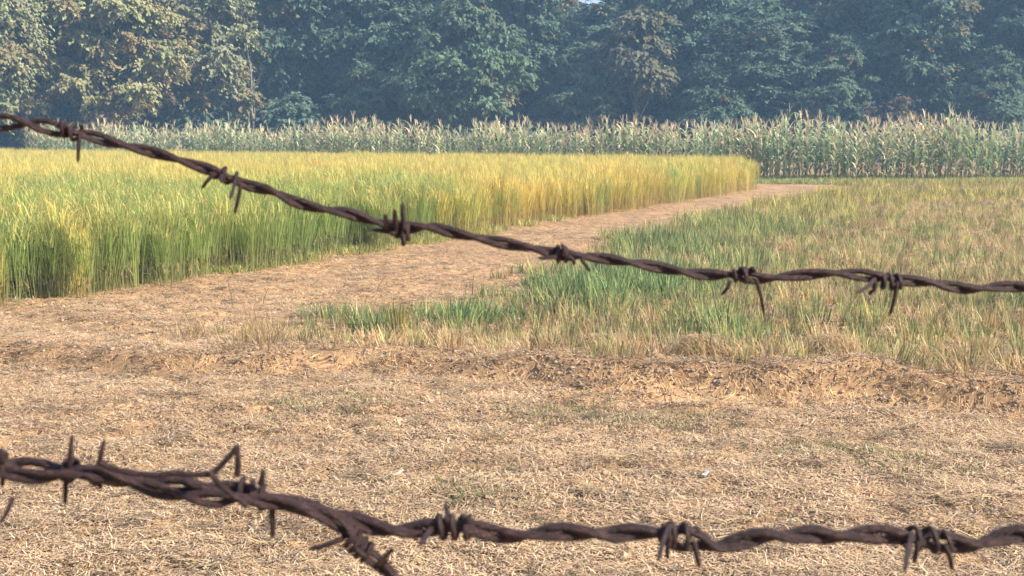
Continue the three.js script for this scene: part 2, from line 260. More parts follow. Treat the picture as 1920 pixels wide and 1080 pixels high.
{ // the wood behind, one mass
  const o = base('back_wood'), R = rng(31), a = [[], [], []];
  for (let r = 0; r < 3; r++) for (let x = -66; x <= 66; x += 4.4) {
    const X = x + (R() - 0.5) * 3.4, Z = -86 - r * 7.5 + (R() - 0.5) * 4, s = 0.85 + R() * 0.4 - (r === 0 ? 0.05 : 0);
    const gap = Math.min(Math.abs(X + Z * 0.062), Math.abs(X + Z * 0.236)) < 4.6 ? 0.6 : 1;
    a[Math.floor(R() * 2)].push([X, -0.1, Z, R() * 6.3, s, (1 + R() * 0.25) * gap, 1.15, 1.15, 1.1]);
    for (let u = 0; u < 2; u++) a[2].push([X + 2.6 * u, -0.1, Z + 3 - u * 2 + R() * 3, R() * 6.3, 0.7 + R() * 0.6, 1, 0.9, 1, 1]);
  }
  swarm('crowns', KIND.broad.crown, M.leaf, a[0], o); swarm('crowns', KIND.tall.crown, M.leaf, a[1], o); swarm('thicket', KIND.under.crown, M.leaf, a[2], o);
  const w = [...a[0], ...a[1]]; swarm('trunks', KIND.tall.trunk, M.bark, w, o);
  tag(o, 'dense dark blue-green wood filling the background behind the nearer trees', 'wood', null, 'stuff');
}
// ---------------------------------------------------------------- corn
function cornShapes(seed) {
  const R = rng(seed), H = 2.0 + R() * 0.25, stalk = new Shape3(), leaf = new Shape3(), tassel = new Shape3();
  const G = [0.3, 0.37, 0.19], D = [0.6, 0.51, 0.33];
  stalk.tube([[0, -0.05, 0], [0.02, H * 0.5, 0.01], [0.03 * (R() - 0.5), H, 0]], (f) => 0.014 * (1 - 0.55 * f), 5, [0.26, 0.25, 0.12]);
  const n = 11; let az = R() * 6.3;
  for (let k = 0; k < n; k++) { const f = 0.12 + 0.84 * k / n; az += Math.PI + (R() - 0.5) * 0.9; const old = R() < (f < 0.4 ? 0.5 : 0.35); leaf.blade(0, H * f, 0, az, 0.22 + R() * 0.3, 0.45 + 0.25 * Math.sin(f * 3) + R() * 0.15, 0.07 + R() * 0.03, 0.9 + R() * 1.9, 5, vary(R, old ? D : G, 0.2)); }
  for (let k = 0; k < 2; k++) { const a = R() * 6.3; leaf.blade(0.0, H * (0.42 + 0.1 * k), 0, a, 0.3, 0.26, 0.06, 0.2, 3, vary(R, [0.34, 0.32, 0.17], 0.15)); }
  const T = [0.68, 0.57, 0.37];
  for (let k = 0; k < 6; k++) { const a = R() * 6.3; tassel.blade(0, H - 0.03, 0, a, k ? 0.1 + R() * 0.3 : 0.03, 0.24 + R() * 0.16, 0.02, k ? 0.5 : 0.1, 3, vary(R, T, 0.2), 0.5); }
  return { stalk: stalk.geometry(), leaf: leaf.geometry(), tassel: tassel.geometry() };
}
const CORN = [1, 2, 3, 4, 5, 6].map((s) => cornShapes(200 + s));
{
  const R = rng(41), front = [], rest = CORN.map(() => []);
  for (let row = 0; row < 6; row++) for (let x = -26.6 - row * 0.2; x < 25 + row * 0.4; x += 0.16 + R() * 0.2) {
    const X = x + (R() - 0.5) * 0.1, Z = poly(CORN_FRONT, x) - row * 0.68 + (R() - 0.5) * 0.2;
    const gap = noise2(x * 0.45, row * 0.3 + 2); if (gap > 0.68 || (row < 2 && R() < 0.12)) continue;
    const s = (0.74 + 0.3 * R() + 0.16 * Math.pow(R(), 3)) * (1 + 0.1 * noise2(x * 0.22, 5)) * (X > 9 ? 0.99 : 0.98), w = 0.7 + 0.6 * R();
    const it = [X, height(X, Z), Z, R() * 6.3, s, 1, w * (1 + 0.12 * noise2(x * 0.3, 8)), w, w * 0.97, (R() - 0.5) * 0.12, (R() - 0.5) * 0.12];
    if (row < 2 && front.length < 300 && Math.abs(X) < -Z * 0.49) front.push(it); else rest[Math.floor(R() * 6)].push(it);
  }
  front.forEach((a, k) => {
    const o = base('corn_plant', a[0], a[1], a[2]), c = CORN[k % 6]; o.rotation.set(a[9], a[3], a[10]); o.scale.setScalar(a[4]);
    mesh('stalk', c.stalk, M.corn, o); mesh('foliage', c.leaf, M.corn, o); mesh('tassel', c.tassel, M.corn, o);
    tag(o, 'ripening corn plant with dry tassel in the front rows of the corn', 'corn plant', 'corn plants in the front rows');
  });
  const o = base('corn_field'); CORN.forEach((c, k) => swarm('corn_rows', mergeGeometries([c.stalk, c.leaf, c.tassel]), M.corn, rest[k], o));
  tag(o, 'mass of ripening corn behind the front rows', 'corn', null, 'stuff');
}
// ---------------------------------------------------------------- standing rice
function riceShape(seed, ripe) {
  const R = rng(seed), S = new Shape3(), H = 0.98, leafC = ripe ? [0.52, 0.45, 0.11] : [0.255, 0.335, 0.085], stemC = ripe ? [0.42, 0.32, 0.1] : [0.26, 0.28, 0.11], earC = ripe ? [0.74, 0.57, 0.18] : [0.52, 0.47, 0.16];
  for (let k = 0; k < 18; k++) { const a = R() * 6.3, r = 0.13 * Math.sqrt(R()), c = vary(R, stemC, 0.2); S.blade(Math.cos(a) * r, -0.03, Math.sin(a) * r, a, 0.03 + 0.13 * R(), H * (0.74 + 0.2 * R()), 0.0066, 0.12, 3, c, 0.6, vary(R, leafC, 0.2)); }
  for (let k = 0; k < 54; k++) { const a = R() * 6.3, r = 0.14 * Math.sqrt(R()), h = (0.26 + 0.44 * R()) * H; S.blade(Math.cos(a) * r, h, Math.sin(a) * r, a, 0.04 + 0.2 * R(), 0.3 + 0.2 * R(), 0.0072, 0.2 + 0.7 * R() * R(), 4, vary(R, leafC, 0.25)); }
  for (let k = 0; k < 9; k++) { const a = R() * 6.3, r = 0.1 * Math.sqrt(R()); S.blade(Math.cos(a) * r * 1.5, H * (0.68 + 0.16 * R()), Math.sin(a) * r * 1.5, a, 0.06 + 0.22 * R(), 0.2 + 0.06 * R(), 0.013, 0.6 + 1.1 * R(), 4, vary(R, earC, 0.2), 0.6); }
  for (let k = 0; k < 4; k++) { const a = R() * 6.3; S.blade(0, 0.06 + 0.2 * R(), 0, a, 0.3 + 0.5 * R(), 0.3, 0.01, 1.6, 3, vary(R, [0.4, 0.31, 0.16], 0.2)); }
  return S.geometry();
}
{
  const R = rng(51), ripe = [0, 1, 2].map((k) => riceShape(300 + k, true)), green = [0, 1, 2].map((k) => riceShape(310 + k, false)), A = [[], [], []], B = [[], [], []];
  for (let z = -9; z > -60;) {
    const st = z > -22 ? 0.155 : z > -34 ? 0.19 : 0.23;
    for (let x = -0.55 * -z - 3; x < 8.4; x += st) {
      const X = x + (R() - 0.5) * st * 0.8, Z = z + (R() - 0.5) * st * 0.8, e = riceIn(X, Z) + 0.55 * smooth(-20, -12, Z) + 0.3 * noise2(X * 0.9, Z * 0.9) + 0.35 * noise2(X * 2.6, Z * 2.6); if (e < 0) continue;
      if (e < 1.2 && noise2(X * 1.6 + 9, Z * 1.6) > 0.62) continue;
      const g = smooth(-28, -17.5, Z + 2.8 * noise2(X * 0.18, Z * 0.18) + 1.2 * noise2(X * 0.7, Z * 0.7)) * smooth(1.2, -2.2, X + 0.8 * noise2(X * 0.4, Z * 0.4 + 7)), s = (0.84 + 0.24 * R()) * (1 + 0.07 * noise2(X * 0.4, Z * 0.4)) * (0.88 + 0.12 * smooth(0, 0.6, e)), w = 0.82 + 0.36 * R(), warm = 1 + 0.1 * noise2(X * 0.25 + 4, Z * 0.25);
      (R() < g * 0.85 + 0.08 ? B : A)[Math.floor(R() * 3)].push([X, height(X, Z), Z, R() * 6.3, s, 1, w * warm, w, w * (1.02 - 0.1 * g), (R() - 0.5) * 0.26, (R() - 0.5) * 0.26]);
    }
    z -= st;
  }
  const o = base('rice_crop'); for (let k = 0; k < 3; k++) { swarm('ripe_rice', ripe[k], M.rice, A[k], o); swarm('green_rice', green[k], M.rice, B[k], o); }
  tag(o, 'standing golden and green ripening rice filling the field at left', 'rice', null, 'stuff');
}
// ---------------------------------------------------------------- stubble, weeds and loose straw
function tuftShape(seed, o) {
  const R = rng(seed), S = new Shape3();
  for (let k = 0; k < o.n; k++) { const a = R() * 6.3, r = o.spread * Math.sqrt(R()); S.blade(Math.cos(a) * r, -0.02, Math.sin(a) * r, a + (R() - 0.5), o.lean * (0.2 + R()), o.len * (0.5 + 0.6 * R()), o.width * (0.7 + 0.6 * R()), o.bend * R(), o.seg ?? 3, vary(R, R() < o.mix ? o.color2 : o.color, 0.25), o.tip ?? 0); }
  return S.geometry();
}
const STUB = [0.46, 0.35, 0.18], BROWN = [0.4, 0.25, 0.11], GREEN = [0.15, 0.215, 0.08], YGREEN = [0.34, 0.35, 0.13], PALE = [0.58, 0.44, 0.26];
const TUFT = {
  stubble: [1, 2, 3].map((k) => tuftShape(400 + k, { n: 22, spread: 0.07, lean: 0.3, len: 0.17, width: 0.009, bend: 0.5, color: STUB, color2: [0.27, 0.29, 0.11], mix: 0.55, tip: 0.6 })),
  brown: [1, 2, 3].map((k) => tuftShape(410 + k, { n: 30, spread: 0.12, lean: 0.75, len: 0.22, width: 0.008, bend: 1.6, color: BROWN, color2: PALE, mix: 0.4, tip: 0.3, seg: 4 })),
  grass: [1, 2, 3].map((k) => tuftShape(420 + k, { n: 26, spread: 0.11, lean: 0.35, len: 0.22, width: 0.009, bend: 0.7, color: GREEN, color2: YGREEN, mix: 0.5 })),
  sprig: [1, 2].map((k) => tuftShape(430 + k, { n: 9, spread: 0.06, lean: 0.8, len: 0.07, width: 0.007, bend: 0.8, color: [0.2, 0.22, 0.1], color2: STUB, mix: 0.4 })),
};
{
  const R = rng(61), kinds = ['stubble', 'brown', 'grass'], bins = {}; kinds.forEach((k) => bins[k] = [[], [], []]);
  const patches = [[-0.3, -10.6, 0.6, 0.5], [-1.3, -9.9, 0.35, 0.3], [0.85, -12.4, 0.9, 1.7], [1.75, -13, 0.8, 1.8], [3.2, -15, 1.0, 1.4], [2.6, -17.5, 1.3, 2], [4.5, -21, 1.6, 2.5], [7, -27, 2, 4], [10.5, -31, 3, 3], [2.9, -10.2, 0.35, 0.4], [5.5, -11.4, 0.6, 0.5], [2.1, -9.7, 0.3, 0.35], [14, -31, 3, 2.5]];
  for (let z = -7; z > -41;) {
    const st = z > -14 ? 0.14 : z > -24 ? 0.19 : 0.25;
    for (let x = -3; x < -0.55 * z + 3; x += st) {
      const X = x + (R() - 0.5) * st, Z = z + (R() - 0.5) * st, b = beyond(X, Z), e = X - poly(STUBBLE_EDGE, Z) + 0.7 * noise2(X * 0.9, Z * 0.9) + 0.4 * noise2(X * 2.4, Z * 2.4);
      if (b < 0.12 || e < 0 || riceIn(X, Z) > -0.6 || Z < poly(CORN_FRONT, X) + 0.3) continue;
      let g = 0.16 + 0.5 * smooth(0.2, 0.6, fbm(X * 0.35 + 2, Z * 0.35, 3)) ; for (const [px, pz, rx, rz] of patches) g = Math.max(g, (px > 2.8 && pz > -16 ? 0.8 : 1.25 + 0.35 * noise2(X * 1.9, Z * 1.9)) * Math.exp(-Math.pow((X - px) / rx, 2) - Math.pow((Z - pz) / rz, 2)));
      if (Z < -36.5 && X > 8) g = Math.max(g, 0.75);
      const west = X < 0.1, front = b < 1.1 + 0.3 * noise2(X, 4), n = noise2(X * 1.5 + 4, Z * 1.5);
      if ((west ? 0.36 : 0.34) > R() + (n > 0 ? 0.3 : -0.16)) continue;
      const h = R() < g * (front ? 0.45 : 1) ? 'grass' : R() < (front ? 0.72 : 0.3) ? 'brown' : 'stubble';
      const s = (0.75 + 0.5 * R()) * (h === 'grass' ? 0.8 + 0.65 * Math.min(1, g) : 1) * (west ? 0.8 : 1), w = (0.62 + 0.7 * R()) * (1 + 0.25 * noise2(X * 0.8, Z * 0.8 + 20)), y = h === 'grass' ? 1 + 0.5 * R() * (1 - Math.min(1, g)) + (Z < -18 ? 0.7 * smooth(-16, -30, Z) : 0) : 1;
      bins[h][Math.floor(R() * 3)].push([X, height(X, Z), Z, R() * 6.3, s, 0.8 + 0.5 * R(), w * y * (1 - 0.1 * smooth(0.3, 1.1, g) * smooth(3, 1.8, X) * smooth(-18, -14, Z)), w * (1 + 0.35 * (y - 1)), w, (R() - 0.5) * 0.3, (R() - 0.5) * 0.3]);
    }
    z -= st;
  }
  const o = base('stubble_growth'); for (const k of kinds) for (let v = 0; v < 3; v++) swarm(k + '_tufts', TUFT[k][v], M.grass, bins[k][v], o);
  tag(o, 'mixed brown rice stubble and green grass covering the field at right', 'stubble', null, 'stuff');
  const w = base('field_weeds'), items = [[], []], green = [[0.3, -7.1, 0.5, 0.22], [1.0, -6.9, 0.45, 0.2], [2.35, -5.9, 0.35, 0.2], [-1.3, -7.3, 0.6, 0.2], [-0.9, -11, 0.5, 0.3], [-0.1, -12.4, 0.5, 0.5], [1.9, -6.2, 0.4, 0.2], [-0.2, -5.4, 0.4, 0.2]];
  for (let k = 0; k < 2600; k++) { const q = green[Math.floor(R() * green.length)], far = R() < 0.25, X = far ? (R() - 0.5) * 12 : q[0] + (R() + R() + R() - 1.5) * q[2], Z = far ? -4 - R() * 9 : q[1] + (R() + R() + R() - 1.5) * q[3] * 1.4; if (riceIn(X, Z) > 0) continue; items[k % 2].push([X, height(X, Z), Z, R() * 6.3, 0.5 + R() * 0.7, 1, 1, 1, 1]); }
  // the weedy foot of the rice and of the corn
  for (let k = 0; k < 3000; k++) { const X = -4.6 + R() * 5.6, Z = poly(RICE_EDGE, X) + 0.5 - R() * 1.5; if (noise2(X * 0.9, Z * 0.7 + 3) < -0.25 + 0.5 * R()) continue; items[k % 2].push([X, height(X, Z), Z, R() * 6.3, 1.4 + R() * 1.6, 1.3, 1.5, 1.6, 1.1]); }
  for (let k = 0; k < 3400; k++) { const X = 8.6 + R() * 16, Z = poly(CORN_FRONT, X) - 0.8 + R() * 2.4; items[k % 2].push([X, height(X, Z), Z, R() * 6.3, 1.5 + R() * 2.5, 1.4, 1.2, 1.4, 1.1]); }
  const tall = [[], [], []]; for (let k = 0; k < 5200; k++) { const X = 8.6 + R() * 17, Z = poly(CORN_FRONT, X) - 4.5 + R() * 5.6, w = 0.8 + 0.5 * R(); if (noise2(X * 0.8, Z * 0.8 + 60) < -0.5 + 0.7 * R()) continue; tall[k % 3].push([X, height(X, Z), Z, R() * 6.3, 0.6 + R() * 0.9, 0.9, 1.7 * w, 1.5 * w, 1.4 * w]); }
  tall.forEach((a, k) => swarm('tall_weeds', TUFT.grass[k], M.grass, a, w));
  items.forEach((a, k) => swarm('weed_sprigs', TUFT.sprig[k], M.grass, a, w)); tag(w, 'thin low weeds dotted over the straw and along the rice edge', 'weeds', null, 'stuff');
}
function strawShape(seed, n, reach, lift = 0.014, long = 0.05) {
  const R = rng(seed), S = new Shape3();
  for (let k = 0; k < n; k++) { const a = R() * 6.3, r = reach * Math.sqrt(R()), d = R() * 6.3, c = vary(R, [[0.5, 0.36, 0.2], [0.43, 0.295, 0.15], [0.53, 0.405, 0.255], [0.24, 0.145, 0.085], [0.38, 0.25, 0.14]][Math.floor(R() * 5)], 0.2); S.blade(Math.cos(a) * r, 0.003 + lift * R() * (1 - 0.6 * r / reach), Math.sin(a) * r, d, Math.PI / 2 - 0.3 * (R() - 0.25) - lift * 6 * (R() - 0.4), 0.01 + long * R() * R(), 0.003 + 0.002 * R(), 0.3 * (R() - 0.3), 2, c, 0.7); }
  return S.geometry();
}
{
  const R = rng(71), S = [0, 1, 2, 3].map((k) => strawShape(500 + k, 20, 0.1)), A = [[], [], [], []];
  const put = (X, Z, w) => A[Math.floor(R() * 4)].push([X, height(X, Z) + 0.002, Z, R() * 6.3, 0.7 + R() * 0.7, 0.7 + R() * 1.3, w, w * (0.97 + 0.04 * R()), w * (0.95 + 0.08 * R()), (R() - 0.5) * 0.14, (R() - 0.5) * 0.14]);
  for (let k = 0; k < 130000; k++) {
    const Z = -3.7 - 31 * Math.pow(R(), 2.1), X = (R() - 0.5) * 2 * (0.53 * -Z + 1); if (riceIn(X, Z) > 0.2) continue;
    const b = beyond(X, Z), n = fbm(X * 0.9 + 8, Z * 1.2, 3), e = b > 0.25 && X > poly(STUBBLE_EDGE, Z) ? 0.35 : 1, bare = Math.exp(-Math.pow((b + 0.13) / 0.18, 2)) * smooth(-3.2, 0.4, X);
    if (R() > e * (0.6 + 1.1 * n) * (1 - 0.8 * bare)) continue;
    put(X, Z, 0.68 + 0.5 * R() + 0.42 * n);
  }
  const Mt = [0, 1, 2].map((k) => strawShape(520 + k, 36, 0.06, 0.032, 0.095)), B = [[], [], []]; // matted wisps that stand a little proud
  for (let k = 0; k < 34000; k++) {
    const Z = -3.7 - 24 * Math.pow(R(), 1.9), X = (R() - 0.5) * 2 * (0.53 * -Z + 1); if (riceIn(X, Z) > 0) continue;
    const n = fbm(X * 1.6 + 18, Z * 3.2, 3); if (R() > 0.25 + 1.3 * n) continue;
    const w = R() < 0.34 ? 0.24 + 0.2 * R() : 0.76 + 0.4 * R() + 0.2 * n; B[k % 3].push([X, height(X, Z) + 0.001, Z, R() * 6.3, 0.6 + R() * 0.8, 0.7 + R() * 0.8, w, w * (0.97 + 0.05 * R()), w * (0.93 + 0.12 * R())]);
  }
  const o = base('loose_straw'); Mt.forEach((g, k) => swarm('straw_wisps', g, M.straw, B[k], o)); S.forEach((g, k) => swarm('straw_litter', g, M.straw, A[k], o)); tag(o, 'loose chopped straw strewn over the harvested ground', 'straw', null, 'stuff');
  const clod = new THREE.IcosahedronGeometry(1, 1), p = clod.attributes.position; for (let i = 0; i < p.count; i++) { const v = new THREE.Vector3().fromBufferAttribute(p, i), s = 1 + 0.35 * noise3(v.x * 1.3, v.y * 1.3, v.z * 1.3); p.setXYZ(i, v.x * s, v.y * s * 0.7, v.z * s); }
  clod.computeVertexNormals(); clod.setAttribute('color', new THREE.Float32BufferAttribute(new Array(p.count * 3).fill(0).map((_, i) => [0.29, 0.215, 0.155][i % 3]), 3));
  const C = []; for (let k = 0; k < 15000; k++) { const bund = R() < 0.08, X = bund ? -2.5 + R() * 8 : (R() - 0.5) * 9, Z = bund ? poly(BUND, X) + 0.13 + (R() + R() - 1) * 0.28 : -4 - R() * 6, w = 0.7 + 0.7 * R(), s = 0.004 + 0.016 * R() * R() * R() + (bund ? 0.004 * R() : 0); C.push([X, height(X, Z) + s * 0.2, Z, R() * 6.3, s, 1, w, w, w]); }
  for (let k = 0; k < 30000; k++) { const Z = -3.8 - 8 * Math.pow(R(), 1.5), X = (R() - 0.5) * 2 * (0.53 * -Z + 1), n = fbm(X * 1.1 + 40, Z * 2.6, 3); if (riceIn(X, Z) > 0 || R() > 0.12 + 1.5 * n) continue; const w = 0.8 + 0.6 * R(), s = 0.006 + 0.022 * R() * R(); C.push([X, height(X, Z) + s * 0.15, Z, R() * 6.3, s, 0.7 + 0.5 * R(), 1.1 * w, w, 0.92 * w]); }
  const c = base('soil_clods'); swarm('clods', clod, M.soil, C, c); tag(c, 'crumbled grey-brown soil clods along the cut side of the bund', 'soil', null, 'stuff');
}
// ---------------------------------------------------------------- single tufts, heaps, stalks and litter that can be picked out
function clumpThing(name, label, category, x, z, parts, group, turn = 0) { const o = base(name, x, height(x, z), z); o.rotation.y = turn; for (const [n, g] of parts) mesh(n, g, M.grass, o); return tag(o, label, category, group); }
clumpThing('rice_tuft', 'tall yellow-green rice tuft standing alone left of the green grass', 'rice tuft', -1.06, -9.75, [['blades', tuftShape(601, { n: 90, spread: 0.13, lean: 0.16, len: 0.42, width: 0.009, bend: 0.4, color: [0.26, 0.23, 0.05], color2: [0.14, 0.17, 0.05], mix: 0.4 })], ['dry_stalks', tuftShape(602, { n: 24, spread: 0.15, lean: 0.3, len: 0.3, width: 0.008, bend: 0.4, color: STUB, color2: BROWN, mix: 0.5, tip: 0.5 })]]);
clumpThing('rice_tuft', 'small orange-brown tuft at the left end of the stubble', 'rice tuft', -2.36, -9.25, [['blades', tuftShape(603, { n: 36, spread: 0.06, lean: 0.2, len: 0.24, width: 0.008, bend: 0.4, color: [0.42, 0.25, 0.08], color2: YGREEN, mix: 0.3 })]]);
for (const [x, z, seed, label] of [[-2.0, -10.75, 604, 'left end of the low bright green grass strip on the straw'], [-1.72, -10.6, 605, 'middle of the low bright green grass strip on the straw'], [-1.42, -10.5, 606, 'right end of the low bright green grass strip on the straw']])
  clumpThing('grass_tuft', label, 'grass tuft', x, z, [['blades', tuftShape(seed, { n: 110, spread: 0.24, lean: 0.5, len: 0.17, width: 0.009, bend: 0.9, color: [0.07, 0.16, 0.055], color2: GREEN, mix: 0.5 })]], 'green grass strip');
for (const [x, z, s, seed, label] of [[1.5, -8.3, 1, 611, 'rounded heap of dry brown straw on the bund near the centre'], [2.55, -8.35, 1.05, 612, 'loose dry straw heap on the bund right of the rounded heap'], [0.75, -8.65, 0.8, 613, 'small brown straw heap left of the rounded heap on the bund']]) {
  const R = rng(seed), S = new Shape3();
  for (let k = 0; k < 420; k++) { const a = R() * 6.3, u = R(), r = 0.17 * s * Math.sqrt(u), y = 0.24 * s * Math.sqrt(1 - u * 0.95) * (0.75 + 0.25 * R()); S.blade(Math.cos(a) * r, y, Math.sin(a) * r * 0.8, a + (R() - 0.5) * 2.4, 0.9 + R() * 0.7, 0.1 + 0.14 * R(), 0.007, 1.4 + R(), 4, vary(R, R() < 0.5 ? BROWN : [0.42, 0.29, 0.15], 0.25), 0.4); }
  clumpThing('straw_heap', label, 'straw heap', x, z, [['straw', S.geometry()]], 'straw heaps on the bund');
}
for (const [x, z, h, l, label] of [[-0.46, -12.2, 0.26, 0.02, 'single thin stalk standing on the straw strip near the centre'], [-2.96, -11.2, 0.3, -0.05, 'taller of two thin stalks standing near the rice edge'], [-2.75, -11.6, 0.2, 0.08, 'shorter of two thin stalks standing near the rice edge'], [-1.6, -12.4, 0.22, 0.12, 'short leaning stalk on the straw beyond the green strip']]) {
  const S = new Shape3(); S.tube([[0, -0.02, 0], [l * 0.4, h * 0.5, 0.01], [l, h, 0.02]], (f) => 0.005 * (1 - 0.5 * f), 5, [0.2, 0.15, 0.09]); S.blade(l * 0.4, h * 0.5, 0.01, 0.6, 0.5, 0.09, 0.008, 1, 3, [0.3, 0.24, 0.12]);
  const o = base('dry_stalk', x, height(x, z), z); mesh('stem', S.geometry(), M.grass, o); tag(o, label, 'stalk', 'thin stalks on the straw');
}
for (const [x, z, s, t, c, label] of [[-0.63, -5.66, 0.04, 0.6, [0.78, 0.76, 0.68], 'white scrap lying on the straw left of centre'], [1.06, -5.64, 0.03, 1.2, [0.7, 0.66, 0.62], 'small pale scrap on the straw right of centre'], [-1.31, -4.46, 0.035, 0.1, [0.72, 0.66, 0.5], 'pale flat chip on the straw at the bottom left']]) {
  const S = new Shape3(), R = rng(700 + Math.floor(s * 1000)), n = 9, top_ = [], low = [];
  for (let k = 0; k < n; k++) { const a = k / n * 6.2832, r = s * (0.6 + 0.5 * R()), y = 0.02 + s * 0.6 * Math.max(0, Math.cos(a - 1)); top_.push(S.v(Math.cos(a) * r, y + 0.003, Math.sin(a) * r * 0.7, c)); low.push(S.v(Math.cos(a) * r, y, Math.sin(a) * r * 0.7, c)); }
  const m = S.v(0, 0.028, 0, c), m2 = S.v(0, 0.004, 0, c); for (let k = 0; k < n; k++) { const q = (k + 1) % n; S.i.push(m, top_[q], top_[k], m2, low[k], low[q], top_[k], top_[q], low[k], top_[q], low[q], low[k]); }
  const o = base('litter_scrap', x, height(x, z), z); o.rotation.y = t; mesh('scrap', S.geometry(), M.soil, o); tag(o, label, 'litter', 'scraps on the straw');
}
// ---------------------------------------------------------------- barbed wire fence
const UPPER_PATH = [[-0.2846, 1.9062, -0.6, 1.9], [-0.2669, 1.9047, -0.6, 2.1], [-0.2537, 1.9026, -0.6, 1.7], [-0.2434, 1.9009, -0.6, 1.3], [-0.2258, 1.8962, -0.6, 1], [-0.2112, 1.8926, -0.6, 1], [-0.1965, 1.8885, -0.6, 1], [-0.1789, 1.8832, -0.6, 1], [-0.1642, 1.8778, -0.6, 1], [-0.1495, 1.8719, -0.6, 1], [-0.1347, 1.8674, -0.6, 1], [-0.1199, 1.8614, -0.6, 1], [-0.105, 1.8573, -0.6, 1], [-0.09, 1.8549, -0.6, 1], [-0.0751, 1.8509, -0.6, 1.1], [-0.0616, 1.8476, -0.6, 1.3], [-0.0451, 1.8476, -0.6, 1], [-0.0331, 1.8446, -0.6, 1], [-0.0181, 1.8416, -0.6, 1], [-0.003, 1.8383, -0.6, 1], [0.0121, 1.8355, -0.6, 1], [0.0272, 1.8322, -0.6, 1.1], [0.0423, 1.831, -0.6, 1], [0.0574, 1.8292, -0.6, 1], [0.0725, 1.827, -0.6, 1], [0.0907, 1.8234, -0.6, 1], [0.1095, 1.8206, -0.6, 1], [0.1247, 1.8203, -0.6, 1.3], [0.1438, 1.8185, -0.6, 1], [0.1625, 1.8203, -0.6, 1], [0.1815, 1.8213, -0.6, 1], [0.2003, 1.8203, -0.6, 1.2], [0.2195, 1.8176, -0.6, 1.1], [0.2347, 1.8167, -0.6, 1], [0.2586, 1.8127, -0.6, 1], [0.2788, 1.8139, -0.6, 1], [0.291, 1.8136, -0.6, 1]];
const LOWER_PATH = [[-0.2087, 1.7666, -0.42, 1.5], [-0.2001, 1.765, -0.42, 1.6], [-0.1925, 1.7646, -0.42, 1.2], [-0.1817, 1.7639, -0.42, 1], [-0.1698, 1.7628, -0.42, 1], [-0.1569, 1.7603, -0.42, 1.1], [-0.1439, 1.7583, -0.42, 1.2], [-0.1309, 1.7564, -0.42, 1.3], [-0.1178, 1.7558, -0.42, 1.1], [-0.1048, 1.754, -0.42, 1], [-0.0918, 1.7503, -0.42, 1], [-0.0788, 1.7462, -0.42, 1], [-0.0679, 1.7435, -0.42, 1], [-0.057, 1.7403, -0.42, 1], [-0.0483, 1.7387, -0.42, 1], [-0.0395, 1.7387, -0.42, 1], [-0.0307, 1.7398, -0.42, 1], [-0.023, 1.7407, -0.42, 1.2], [-0.014, 1.7389, -0.42, 1], [-0.0009, 1.7355, -0.42, 1], [0.0088, 1.7364, -0.42, 1], [0.0191, 1.7375, -0.42, 1], [0.029, 1.7373, -0.42, 1], [0.0411, 1.7364, -0.42, 1], [0.0503, 1.7378, -0.42, 1], [0.0588, 1.7378, -0.42, 1.5], [0.069, 1.7352, -0.42, 1.8], [0.0769, 1.7339, -0.42, 1.4], [0.0847, 1.7311, -0.42, 1], [0.0934, 1.7334, -0.42, 1], [0.1032, 1.7361, -0.42, 1], [0.1133, 1.7359, -0.42, 1], [0.1232, 1.7366, -0.42, 1], [0.1331, 1.7352, -0.42, 1], [0.1432, 1.7361, -0.42, 1], [0.1563, 1.7364, -0.42, 1.2], [0.1648, 1.7348, -0.42, 1.6], [0.1736, 1.7341, -0.42, 1.5], [0.1824, 1.7329, -0.42, 1], [0.1898, 1.732, -0.42, 1], [0.1997, 1.7348, -0.42, 1], [0.2094, 1.7368, -0.42, 1]];
const LOOSE_PATH = [[-0.1932, 1.7634, -0.414, 1], [-0.1738, 1.7654, -0.414, 1], [-0.1546, 1.7616, -0.414, 1], [-0.142, 1.7572, -0.414, 1.1], [-0.1313, 1.7551, -0.414, 1.2], [-0.1206, 1.7538, -0.414, 1.2], [-0.1098, 1.7547, -0.414, 1], [-0.0991, 1.7525, -0.414, 1], [-0.0862, 1.7504, -0.414, 1], [-0.0755, 1.7468, -0.414, 1], [-0.0692, 1.7428, -0.414, 1.2], [-0.0649, 1.7378, -0.414, 1.2], [-0.0597, 1.7317, -0.414, 1], [-0.0533, 1.7258, -0.414, 1], [-0.0457, 1.7189, -0.414, 1], [-0.0372, 1.7085, -0.414, 1], [-0.0318, 1.6958, -0.414, 1], [-0.0298, 1.6794, -0.414, 1]];
const TIE_PATHS = [[[-0.163, 1.7709, -0.408, 1], [-0.1554, 1.7678, -0.408, 1], [-0.1417, 1.766, -0.408, 1], [-0.1332, 1.7667, -0.408, 1], [-0.1248, 1.766, -0.408, 1], [-0.1188, 1.7669, -0.408, 1], [-0.1118, 1.7735, -0.408, 1], [-0.1087, 1.7774, -0.408, 1]], [[-0.1195, 1.768, -0.406, 1], [-0.1175, 1.7654, -0.406, 1], [-0.1139, 1.7612, -0.406, 1], [-0.1085, 1.7566, -0.406, 1], [-0.1049, 1.7535, -0.406, 1]]];
